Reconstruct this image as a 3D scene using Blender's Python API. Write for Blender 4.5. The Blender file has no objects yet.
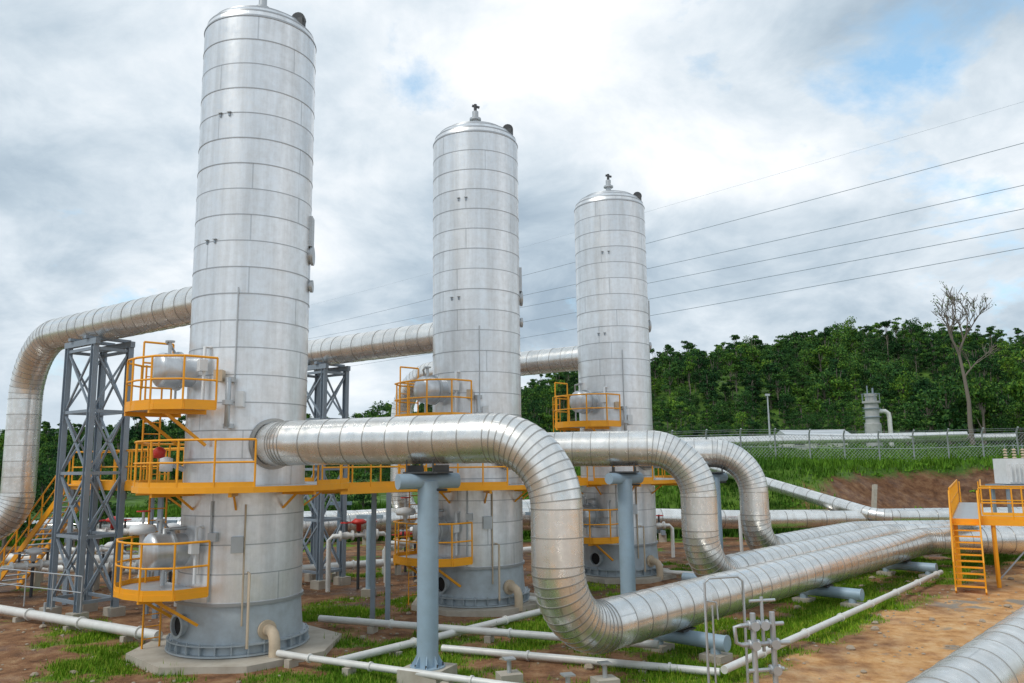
import bpy, math, random
import numpy as np
from mathutils import Vector, Matrix, noise
random.seed(7)
V=Vector
scene=bpy.context.scene
scene.view_settings.view_transform='Standard'
scene.view_settings.look='None'
scene.view_settings.exposure=0
# ------------------------------------------------------------------ materials
def nodes(name):
    m=bpy.data.materials.new(name); m.use_nodes=True
    nt=m.node_tree; nt.nodes.clear()
    out=nt.nodes.new('ShaderNodeOutputMaterial'); b=nt.nodes.new('ShaderNodeBsdfPrincipled')
    nt.links.new(b.outputs[0],out.inputs[0])
    return m,nt,b
def ramp(nt,stops):
    r=nt.nodes.new('ShaderNodeValToRGB'); e=r.color_ramp.elements
    while len(e)<len(stops): e.new(.5)
    for i,(p,c) in enumerate(stops):
        e[i].position=p; e[i].color=(c[0],c[1],c[2],1) if not isinstance(c,(int,float)) else (c,c,c,1)
    return r
def noi(nt,scale,detail=4,rough=.55,vec=None,dist=0):
    n=nt.nodes.new('ShaderNodeTexNoise'); n.inputs['Scale'].default_value=scale
    n.inputs['Detail'].default_value=detail; n.inputs['Roughness'].default_value=rough; n.inputs['Distortion'].default_value=dist
    if vec is not None: nt.links.new(vec,n.inputs['Vector'])
    return n
def mixc(nt,f,a,b,mode='MIX'):
    m=nt.nodes.new('ShaderNodeMix'); m.data_type='RGBA'; m.blend_type=mode
    for s,val in ((m.inputs[0],f),(m.inputs[6],a),(m.inputs[7],b)):
        if isinstance(val,(int,float)): s.default_value=val
        elif isinstance(val,tuple): s.default_value=(val[0],val[1],val[2],1)
        else: nt.links.new(val,s)
    return m.outputs[2]
def geopos(nt):
    return nt.nodes.new('ShaderNodeNewGeometry').outputs['Position']
def mapped(nt,vec,scale):
    mp=nt.nodes.new('ShaderNodeMapping'); nt.links.new(vec,mp.inputs[0]); mp.inputs['Scale'].default_value=scale
    return mp.outputs[0]
def bump(nt,b,h,strength,dist):
    bp=nt.nodes.new('ShaderNodeBump'); bp.inputs['Strength'].default_value=strength; bp.inputs['Distance'].default_value=dist
    nt.links.new(h,bp.inputs['Height']); nt.links.new(bp.outputs[0],b.inputs['Normal'])
def clad_mat(name,c1,c2,rough=.4,metal=.7,streak=.25,mortar=.012,seam=.7,bs=.3):
    m,nt,b=nodes(name)
    uv=nt.nodes.new('ShaderNodeUVMap').outputs[0]
    br=nt.nodes.new('ShaderNodeTexBrick'); nt.links.new(uv,br.inputs['Vector'])
    br.inputs['Scale'].default_value=1; br.inputs['Brick Width'].default_value=1; br.inputs['Row Height'].default_value=1
    br.inputs['Mortar Size'].default_value=mortar; br.inputs['Mortar Smooth'].default_value=.3
    br.inputs['Color1'].default_value=(*c1,1); br.inputs['Color2'].default_value=(*c2,1)
    br.inputs['Mortar'].default_value=(c2[0]*seam,c2[1]*seam,c2[2]*seam,1); br.offset=.37; br.offset_frequency=2
    pos=geopos(nt)
    n1=noi(nt,1.0,6,.62,mapped(nt,pos,(2.6,2.6,.2)))
    r1=ramp(nt,[(.33,(.52,.49,.45)),(.6,(1,1,1))]); nt.links.new(n1.outputs[0],r1.inputs[0])
    col=mixc(nt,streak,br.outputs[0],r1.outputs[0],'MULTIPLY')
    n2=noi(nt,5,7,.68,pos)
    r2=ramp(nt,[(.34,(.72,.71,.69)),(.58,(1,1,1))]); nt.links.new(n2.outputs[0],r2.inputs[0])
    col=mixc(nt,.32,col,r2.outputs[0],'MULTIPLY')
    nt.links.new(col,b.inputs['Base Color'])
    b.inputs['Metallic'].default_value=metal
    rr=nt.nodes.new('ShaderNodeMapRange'); nt.links.new(n2.outputs[0],rr.inputs[0]); rr.inputs[1].default_value=.3; rr.inputs[2].default_value=.7; rr.inputs[3].default_value=rough+.1; rr.inputs[4].default_value=rough-.06
    nt.links.new(rr.outputs[0],b.inputs['Roughness'])
    n3=noi(nt,1.5,2,.45,pos)
    ma=nt.nodes.new('ShaderNodeMath'); ma.operation='MULTIPLY_ADD'; nt.links.new(br.outputs['Fac'],ma.inputs[0]); ma.inputs[1].default_value=-.06
    nt.links.new(n3.outputs[0],ma.inputs[2])
    bump(nt,b,ma.outputs[0],bs,.06)
    return m
def paint(name,c,rough=.45,metal=0,var=.25,scale=3,dirt=(.25,.2,.15)):
    m,nt,b=nodes(name); pos=geopos(nt)
    n=noi(nt,scale,6,.65,pos); r=ramp(nt,[(.38,0.0),(.75,1.0)]); nt.links.new(n.outputs[0],r.inputs[0])
    mm=nt.nodes.new('ShaderNodeMath'); mm.operation='MULTIPLY'; nt.links.new(r.outputs[0],mm.inputs[0]); mm.inputs[1].default_value=var
    nt.links.new(mixc(nt,mm.outputs[0],c,tuple(c[i]*.4+dirt[i]*.35 for i in range(3))),b.inputs['Base Color'])
    b.inputs['Roughness'].default_value=rough; b.inputs['Metallic'].default_value=metal
    return m
M={}
M['shell']=clad_mat('aluminium_cladding',(.90,.92,.94),(.81,.84,.87),.34,.66,.42,.007,.78,.28)
M['bead']=paint('cladding_bead',(.42,.44,.46),.4,.6,.2)
M['pipe']=clad_mat('pipe_cladding',(.92,.91,.88),(.81,.80,.775),.27,.82,.32,.006,.85,.22)
M['pbead']=paint('pipe_bead',(.40,.39,.37),.38,.7,.2)
M['skirt']=paint('skirt_grey',(.46,.52,.56),.5,.25,.5)
M['post']=paint('post_bluegrey',(.34,.46,.56),.5,.1,.3)
M['steel']=paint('trestle_grey',(.28,.34,.40),.5,.25,.3)
M['galv']=paint('galvanised',(.5,.53,.55),.45,.5,.3)
M['yellow']=paint('safety_yellow',(.95,.40,.008),.45,0,.2)
M['white']=paint('white_paint',(.75,.77,.78),.5,0,.3)
M['lightpipe']=paint('light_pipe',(.76,.76,.73),.45,.1,.3)
M['red']=paint('red_paint',(.6,.03,.02),.45)
M['dark']=paint('dark_steel',(.06,.065,.07),.5,.2)
M['black']=paint('opening_black',(.012,.012,.014),.8)
M['conc']=paint('concrete',(.50,.46,.39),.9,0,.7,2.2,(.35,.24,.13))
M['rust']=paint('cream_paint',(.62,.50,.36),.6,0,.5)
M['stackg']=paint('stack_grey',(.46,.47,.46),.6,.1,.5,1.5)
M['roof']=paint('sheet_roof',(.6,.63,.65),.5,.3)
M['wall']=paint('rendered_wall',(.6,.6,.56),.8)
M['bark']=paint('bark',(.17,.145,.12),.9,0,.5,4)
M['stone']=paint('stone',(.40,.33,.25),.9,0,.5,5)
def leafmat(name,dark,light,pale,lo=(.36,.5,.55),hi=(1.8,1.5,.85)):
    m,nt,b=nodes(name)
    g=nt.nodes.new('ShaderNodeNewGeometry'); oi=nt.nodes.new('ShaderNodeObjectInfo')
    r=ramp(nt,[(0,dark),(.6,light),(1,pale)]); nt.links.new(g.outputs['Random Per Island'],r.inputs[0])
    n=noi(nt,.045,4,.6,g.outputs['Position'])
    rn=ramp(nt,[(.38,(.5,.62,.64)),(.6,(1.25,1.2,.95))]); nt.links.new(n.outputs[0],rn.inputs[0])
    c=mixc(nt,1.0,r.outputs[0],rn.outputs[0],'MULTIPLY')
    ro=ramp(nt,[(0,lo),(.55,(1,1,1)),(1,hi)]); nt.links.new(oi.outputs['Random'],ro.inputs[0])
    c=mixc(nt,1.0,c,ro.outputs[0],'MULTIPLY')
    nt.links.new(c,b.inputs['Base Color']); b.inputs['Roughness'].default_value=.8
    b.inputs['Specular IOR Level'].default_value=.12
    return m
M['leaf']=leafmat('foliage',(.022,.068,.026),(.05,.135,.036),(.12,.22,.05))
M['grassb']=leafmat('grass_blades',(.09,.20,.010),(.17,.33,.02),(.38,.42,.07),(.9,.9,.9),(1.1,1.1,1))
M['bush']=leafmat('bush_leaves',(.045,.12,.014),(.08,.19,.018),(.13,.25,.03),(.9,.9,.9),(1.1,1.1,1))
# ------------------------------------------------------------------ mesh builder
class MB:
    def __init__(s): s.v=[];s.f=[];s.m=[];s.uv=[];s.sm=[]
    def face(s,idx,mat,sm=False,uv=None):
        s.f.append(idx); s.m.append(mat); s.sm.append(sm); s.uv.extend(uv if uv else [(0,0)]*len(idx))
    def loft(s,rings,mat,sm=True,cap0=False,cap1=False,uvs=None):
        n=len(rings[0]); base=len(s.v)
        for r in rings: s.v.extend([tuple(p) for p in r])
        for i in range(len(rings)-1):
            for j in range(n):
                k=(j+1)%n; a=base+i*n
                uv=None
                if uvs:
                    o=uvs[2] if len(uvs)>2 else 0
                    ua=uvs[0]*j/n+o; ub=uvs[0]*(j+1)/n+o
                    uv=[(ua,uvs[1][i]),(ub,uvs[1][i]),(ub,uvs[1][i+1]),(ua,uvs[1][i+1])]
                s.face((a+j,a+k,a+n+k,a+n+j),mat,sm,uv)
        for c,i in ((cap0,0),(cap1,len(rings)-1)):
            if c:
                b2=len(s.v); s.v.extend([tuple(p) for p in rings[i]])
                ids=list(range(b2,b2+n))
                s.face(tuple(ids[::-1] if i==0 else ids),mat,False)
    def tube(s,pts,r,n=8,mat=0,cap=True):
        pts=[V(p) for p in pts]; rings=[]; nn=None
        for i,p in enumerate(pts):
            t=(pts[min(i+1,len(pts)-1)]-pts[max(i-1,0)])
            if t.length<1e-9: t=V((0,0,1))
            t.normalize()
            if nn is None:
                nn=t.orthogonal().normalized()
            else:
                nn=nn-t*nn.dot(t); nn.normalize()
            b=t.cross(nn); rr=r[i] if isinstance(r,(list,tuple)) else r
            rings.append([p+(nn*math.cos(2*math.pi*j/n)+b*math.sin(2*math.pi*j/n))*rr for j in range(n)])
        s.loft(rings,mat,True,cap,cap)
    def beam(s,p0,p1,w,h,mat=0,up=V((0,0,1))):
        p0=V(p0);p1=V(p1);t=(p1-p0).normalized()
        if abs(t.dot(up))>.98: up=V((1,0,0))
        a=t.cross(up).normalized(); b=a.cross(t).normalized()
        c=[a*(w/2*x)+b*(h/2*y) for x,y in ((-1,-1),(1,-1),(1,1),(-1,1))]
        s.loft([[p0+q for q in c],[p1+q for q in c]],mat,False,True,True)
    def box(s,c,sz,mat=0,rot=0):
        c=V(c); x=V((math.cos(rot),math.sin(rot),0))*sz[0]/2; y=V((-math.sin(rot),math.cos(rot),0))*sz[1]/2; z=V((0,0,sz[2]/2))
        s.loft([[c-z+x*i+y*j for i,j in ((-1,-1),(1,-1),(1,1),(-1,1))],[c+z+x*i+y*j for i,j in ((-1,-1),(1,-1),(1,1),(-1,1))]],mat,False,True,True)
    def lathe(s,c,prof,n=48,mat=0,axis=V((0,0,1)),sharp=False,cap=False,uvs=None):
        c=V(c);axis=V(axis).normalized();a=axis.orthogonal().normalized();b=axis.cross(a)
        rg=[[c+axis*z+(a*math.cos(2*math.pi*j/n)+b*math.sin(2*math.pi*j/n))*r for j in range(n)] for r,z in prof]
        if sharp:
            for i in range(len(rg)-1): s.loft([rg[i],rg[i+1]],mat,True)
        else: s.loft(rg,mat,True,cap,cap,uvs)
    def clad(s,pts,r,R,seglen=.9,gore=11,n=40,bead=.011,bw=.045,mats=(0,1),panel=1.8,cap=True):
        pts=[V(p) for p in pts]; st=[]
        if not isinstance(R,(list,tuple)): R=[R]*(len(pts)-2)
        cur=pts[0]
        def line(a,b):
            L=(b-a).length
            if L<.02: return
            k=max(1,round(L/seglen)); t=(b-a).normalized()
            for i in range(k): st.append((a+(b-a)*(i/k),t,0))
        for i in range(1,len(pts)-1):
            t0=(pts[i]-pts[i-1]).normalized(); t1=(pts[i+1]-pts[i]).normalized()
            ang=t0.angle(t1); d=R[i-1]*math.tan(ang/2)
            a=pts[i]-t0*d; b=pts[i]+t1*d; line(cur,a)
            nb=(t1-t0*t1.dot(t0)).normalized(); c=a+nb*R[i-1]
            k=max(2,round(math.degrees(ang)/gore))
            for q in range(k):
                f=ang*q/k; st.append((c-nb*R[i-1]*math.cos(f)+t0*R[i-1]*math.sin(f),(t0*math.cos(f)+nb*math.sin(f)),1))
            cur=b
        line(cur,pts[-1]); st.append((pts[-1],(pts[-1]-pts[-2]).normalized(),0))
        fr=[];nn=None
        for p,t,_ in st:
            if nn is None: nn=t.orthogonal().normalized()
            else: nn=(nn-t*nn.dot(t)).normalized()
            fr.append((p,nn.copy(),t.cross(nn)))
        cs=[(math.cos(2*math.pi*j/n),math.sin(2*math.pi*j/n)) for j in range(n)]
        pu=max(1,round(2*math.pi*r/panel))
        for i in range(len(st)-1):
            (pA,nA,bA),(pB,nB,bB)=fr[i],fr[i+1]
            L=(pB-pA).length; f1=min(bw/L,.25)
            jit=random.uniform(-.002,.002)
            def ring(f,rad): return [(pA+(nA*c+bA*q)*rad)*(1-f)+(pB+(nB*c+bB*q)*rad)*f for c,q in cs]
            rr=r+jit
            s.loft([ring(0,rr-.01),ring(0,rr+bead)],mats[1],True)
            s.loft([ring(0,rr+bead),ring(f1,rr+bead)],mats[1],True)
            s.loft([ring(f1,rr+bead),ring(f1,rr)],mats[1],True)
            s.loft([ring(f1,rr),ring(1,rr+random.uniform(-.003,.004))],mats[0],True,uvs=(pu,[i+f1,i+.985],random.choice((0,.13,.21,.31))))
        if cap:
            p,nx,bx=fr[0]; s.loft([[p+(nx*c+bx*q)*r for c,q in cs]]*2,mats[0],False,True)
            p,nx,bx=fr[-1]; s.loft([[p+(nx*c+bx*q)*r for c,q in cs]]*2,mats[0],False,False,True)
    def obj(s,name,mats,parent=None):
        me=bpy.data.meshes.new(name); me.from_pydata(s.v,[],s.f)
        for m in mats: me.materials.append(M[m])
        me.polygons.foreach_set('material_index',s.m); me.polygons.foreach_set('use_smooth',s.sm)
        uv=me.uv_layers.new(name='UVMap'); uv.data.foreach_set('uv',np.array(s.uv,dtype=np.float32).ravel())
        me.update(); o=bpy.data.objects.new(name,me); scene.collection.objects.link(o)
        if parent: o.parent=parent
        return o
def empty(name,parent=None):
    o=bpy.data.objects.new(name,None); scene.collection.objects.link(o); o.empty_display_size=.5
    if parent: o.parent=parent
    return o
def railing(mb,pts,mat,h=1.15,toe=True,closed=False,r=.03,sp=1.05):
    pts=[V(p) for p in pts]
    if closed: pts=pts+[pts[0]]
    up=V((0,0,1))
    mb.tube([p+up*h for p in pts],r,6,mat); mb.tube([p+up*h*.52 for p in pts],r*.85,6,mat)
    tot=0;lens=[0]
    for i in range(len(pts)-1): tot+=(pts[i+1]-pts[i]).length; lens.append(tot)
    k=max(1,round(tot/sp))
    for q in range(k+(0 if closed else 1)):
        d=tot*q/k
        for i in range(len(pts)-1):
            if lens[i]-1e-6<=d<=lens[i+1]+1e-6:
                f=(d-lens[i])/max(1e-6,lens[i+1]-lens[i]); p=pts[i].lerp(pts[i+1],min(1,f)); break
        mb.tube([p-up*.1,p+up*h],r*.95,6,mat)
    if toe:
        for i in range(len(pts)-1): mb.beam(pts[i]+up*.06,pts[i+1]+up*.06,.012,.12,mat)
def slab(mb,poly,z,th,mat,edge=None):
    lo=[V((x,y,z-th)) for x,y in poly]; hi=[V((x,y,z)) for x,y in poly]
    mb.loft([lo,hi],mat if edge is None else edge,False)
    b=len(mb.v); mb.v.extend([tuple(p) for p in hi]); mb.face(tuple(range(b,b+len(hi))),mat)
    b=len(mb.v); mb.v.extend([tuple(p) for p in lo]); mb.face(tuple(range(b,b+len(lo)))[::-1],mat)
def ladder(mb,p0,p1,side,mat,w=.45):
    p0=V(p0);p1=V(p1);side=V(side).normalized()*w/2
    mb.beam(p0-side,p1-side,.06,.03,mat); mb.beam(p0+side,p1+side,.06,.03,mat)
    L=(p1-p0).length;k=int(L/.3)
    for i in range(1,k): q=p0.lerp(p1,i/k); mb.tube([q-side,q+side],.016,5,mat)
def stairs(mb,top,bot,w,mat,tmat,rail=True):
    top=V(top);bot=V(bot);h=V((top.x-bot.x,top.y-bot.y,0)); s=V((-h.y,h.x,0)).normalized()*w/2; up=V((0,0,1))
    for k in (-1,1): mb.beam(top+s*k,bot+s*k,.05,.24,mat)
    n=max(3,int((top.z-bot.z)/.2)); d=h.normalized()
    for i in range(1,n):
        q=bot.lerp(top,i/n); mb.loft([[q-s*.96+d*-.13+up*z,q+s*.96+d*-.13+up*z,q+s*.96+d*.13+up*z,q-s*.96+d*.13+up*z] for z in (-.02,.02)],tmat,False,True,True)
    if rail:
        for k in (-1,1):
            a=bot+s*k;b=top+s*k
            mb.tube([a+up*1.05,b+up*1.05],.032,6,mat); mb.tube([a+up*.55,b+up*.55],.027,6,mat)
            m=max(2,round((b-a).length/1.1))
            for i in range(m+1): q=a.lerp(b,i/m); mb.tube([q,q+up*1.05],.03,6,mat)
# ------------------------------------------------------------------ layout constants
TW=[(V((-7.45,22.4,0)),17.45,5.45,9.8),(V((-1.3,28.9,0)),16.75,5.3,9.65),(V((4.55,35.4,0)),16.3,5.15,9.6)]
VERT=[V((.93,17.72,0)),V((5.9,25.9,0)),V((9.7,32.8,0))]
RT=1.6
# ------------------------------------------------------------------ terrain
def ss(a,b,x):
    t=min(1,max(0,(x-a)/(b-a))); return t*t*(3-2*t)
K=1.5
RX=[K*q for q in [-420,-250,-150,-60,-25,3,42,85,130,167,240,420]]; RZ=[K*(q-4.9)+4.9 for q in [10,9,9,10,14,23,32,35.5,35,38,39,36]]
def height(x,y):
    right=ss(-12,16,x)
    base=y+2.5*math.sin(x*.13)+1.2*math.sin(x*.31+1)
    z=ss(57,66,base)*4.2*right+ss(64,80,base)*.6*right+ss(60,100,y)*(1.5*(1-right)+1.2*right)
    hz=float(np.interp(x,RX,RZ))
    if y>112:
        n1=noise.noise(V((x*.009,y*.009,3)))*15+noise.noise(V((x*.022,y*.022,9)))*8
        t=min(1,(y-112)/278); t=.55*t+.45*t*t*(3-2*t)
        z=z*(1-t)+hz*t+n1*math.sin(min(1,t)*math.pi)*.8*ss(0,.2,t)+n1*.22*t
    if y>390: z-= (y-390)*.05
    z+= .05*noise.noise(V((x*.25,y*.25,0)))+.045*noise.noise(V((x*.5,y*.5,0)))+.02*noise.noise(V((x*1.7,y*1.7,5)))
    return z
D=V((.678,.735,0)); N=V((.735,-.678,0)); E=V((.81,-.586,0)).normalized()
def hn(x,y): return (x-1.2)*.735-(y-18)*.678
def masks(x,y):
    a=hn(x,y); nz=noise.noise(V((x*.22,y*.22,2)))*.5+noise.noise(V((x*.7,y*.7,7)))*.5+noise.noise(V((x*2.1,y*2.1,4)))*.35
    sand=ss(2.0,3.9,a+nz*3)*(1-ss(36,44,y))
    if a<0: sand=0
    g=.48+nz*1.45
    if a>0: g=max(g+.06,.0)*(1-sand*.93)
    if x<-7: g-=.36*ss(-7,-9.5,x)*(1-ss(30,40,y))
    t=ss(26,29,y)*(1-ss(44,54,y))
    if a<-3: g-=.42*t
    if y>52: g=.85+nz*.6
    base=y+2.5*math.sin(x*.13)+1.2*math.sin(x*.31+1)
    if x>5: g-= .95*ss(57.0,58.5,base)*(1-ss(62.5,65,base))*ss(12,34,x+nz*22)
    for C,_,_,_ in TW:
        if (x-C.x)**2+(y-C.y)**2<6.4: g=0
    return min(1,max(0,sand)),min(1,max(0,g)),min(1,max(0,t*(1 if a<-2 else 0)))
def axisarr(lo,a,b,hi,step):
    c=list(np.arange(a,b+.01,step)); s=step; x=c[-1]
    while x<hi: s=min(s*1.12,9 if x<450 else 60); x+=s; c.append(x)
    s=step; x=a; l=[]
    while x>lo: s=min(s*1.12,9 if x>-400 else 60); x-=s; l.append(x)
    return l[::-1]+c
xs=axisarr(-1500,-22,30,1500,.3); ys=axisarr(-60,10,46,2500,.3)
vv=[(x,y,height(x,y)) for y in ys for x in xs]; nx=len(xs)
ff=[(j*nx+i,j*nx+i+1,(j+1)*nx+i+1,(j+1)*nx+i) for j in range(len(ys)-1) for i in range(nx-1)]
me=bpy.data.meshes.new('ground'); me.from_pydata(vv,[],ff)
ca=me.color_attributes.new('zone','FLOAT_COLOR','POINT')
ca.data.foreach_set('color',np.array([(*masks(v[0],v[1]),1) for v in vv],dtype=np.float32).ravel())
me.polygons.foreach_set('use_smooth',[True]*len(ff))
g=bpy.data.objects.new('ground',me); scene.collection.objects.link(g)
m,nt,b=nodes('ground_soil_and_grass'); pos=geopos(nt)
at=nt.nodes.new('ShaderNodeAttribute'); at.attribute_name='zone'; sep=nt.nodes.new('ShaderNodeSeparateColor'); nt.links.new(at.outputs['Color'],sep.inputs[0])
n1=noi(nt,1.6,8,.72,pos); n2=noi(nt,9,6,.7,pos); n5=noi(nt,.45,5,.6,pos)
dirt=ramp(nt,[(.32,(.11,.05,.024)),(.5,(.29,.145,.07)),(.7,(.48,.30,.16))]); nt.links.new(n1.outputs[0],dirt.inputs[0])
sand=ramp(nt,[(.34,(.42,.19,.065)),(.5,(.68,.37,.15)),(.68,(.80,.55,.30))]); nt.links.new(n1.outputs[0],sand.inputs[0])
grv=ramp(nt,[(.58,0.0),(.64,1.0)]); nt.links.new(n5.outputs[0],grv.inputs[0])
grs=ramp(nt,[(.3,(.06,.13,.01)),(.5,(.13,.25,.018)),(.72,(.27,.33,.05))]); nt.links.new(n2.outputs[0],grs.inputs[0])
sand2=mixc(nt,grv.outputs[0],sand.outputs[0],(.33,.29,.24))
c=mixc(nt,sep.outputs[0],dirt.outputs[0],sand2)
wet=ramp(nt,[(.4,(.42,.40,.38)),(.6,(1,1,1))]); nt.links.new(n5.outputs[0],wet.inputs[0])
c=mixc(nt,sep.outputs[2],c,mixc(nt,1.0,c,wet.outputs[0],'MULTIPLY'))
ma=nt.nodes.new('ShaderNodeMath'); ma.operation='MULTIPLY_ADD'; nt.links.new(n2.outputs[0],ma.inputs[0]); ma.inputs[1].default_value=.9
m2=nt.nodes.new('ShaderNodeMath'); m2.operation='ADD'; nt.links.new(sep.outputs[1],m2.inputs[0]); m2.inputs[1].default_value=-.45; nt.links.new(m2.outputs[0],ma.inputs[2])
gm=ramp(nt,[(.38,0.0),(.56,1.0)]); nt.links.new(ma.outputs[0],gm.inputs[0])
sp_=nt.nodes.new('ShaderNodeSeparateXYZ'); nt.links.new(pos,sp_.inputs[0])
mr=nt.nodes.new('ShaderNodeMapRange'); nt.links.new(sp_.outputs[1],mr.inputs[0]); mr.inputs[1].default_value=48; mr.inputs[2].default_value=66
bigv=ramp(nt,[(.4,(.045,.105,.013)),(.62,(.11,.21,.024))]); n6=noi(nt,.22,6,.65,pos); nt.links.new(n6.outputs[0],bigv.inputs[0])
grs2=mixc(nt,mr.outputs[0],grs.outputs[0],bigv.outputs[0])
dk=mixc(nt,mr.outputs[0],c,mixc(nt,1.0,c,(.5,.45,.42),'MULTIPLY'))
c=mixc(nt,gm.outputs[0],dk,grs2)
nt.links.new(c,b.inputs['Base Color']); b.inputs['Specular IOR Level'].default_value=.3
wr=ramp(nt,[(.40,.45),(.52,.95)]); nt.links.new(n5.outputs[0],wr.inputs[0]); nt.links.new(wr.outputs[0],b.inputs['Roughness'])
n4=noi(nt,14,5,.7,pos); bump(nt,b,n4.outputs[0],.8,.09)
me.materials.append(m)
# ------------------------------------------------------------------ grass
def tufts(name,count,region,mat,hmin,hmax,blades,thr,wid=.02,spread=.08):
    vs=[];fs=[]
    k=0;tries=0
    while k<count and tries<count*12:
        tries+=1
        x=random.uniform(region[0],region[1]); y=region[2]+(region[3]-region[2])*random.random()**1.3
        mk=masks(x,y)
        if mk[1]<thr+random.random()*.3: continue
        z=height(x,y); k+=1
        sc=random.uniform(hmin,hmax)*(.5+.8*mk[1])*(2.0 if random.random()<.04 else 1)
        for q in range(blades):
            a=random.uniform(0,6.283); bx=x+random.gauss(0,spread); by=y+random.gauss(0,spread)
            l=sc*random.uniform(.5,1.1); lean=random.uniform(.1,.8)*l; w=wid*random.uniform(.7,1.4)
            i=len(vs); dx,dy=math.cos(a),math.sin(a)
            vs+= [(bx-dy*w,by+dx*w,z-.02),(bx+dy*w,by-dx*w,z-.02),(bx+dx*lean,by+dy*lean,z+l)]
            fs.append((i,i+1,i+2))
    me=bpy.data.meshes.new(name); me.from_pydata(vs,[],fs); me.materials.append(M[mat])
    o=bpy.data.objects.new(name,me); scene.collection.objects.link(o); return o
tufts('grass',30000,(-16,26,15,42),'grassb',.05,.15,6,.42,.014,.13)
tufts('meadow_grass',30000,(-40,85,52,80),'bush',.25,.6,6,.35,.045,.3)
mb=MB()
for i in range(2200):
    x=random.uniform(-20,24); y=random.uniform(15,42); s=random.uniform(.02,.055)*(2.6 if random.random()<.08 else 1)
    c=V((x,y,height(x,y)+s*.25)); n=6
    rr=[[c+V((math.cos(2*math.pi*j/n)*s*q*random.uniform(.75,1.2),math.sin(2*math.pi*j/n)*s*q*random.uniform(.75,1.2),h*s)) for j in range(n)] for q,h in ((.8,-.5),(1.1,.1),(.6,.55))]
    mb.loft(rr,0,False,True,True)
mb.obj('scattered_stones',['stone'])
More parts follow.
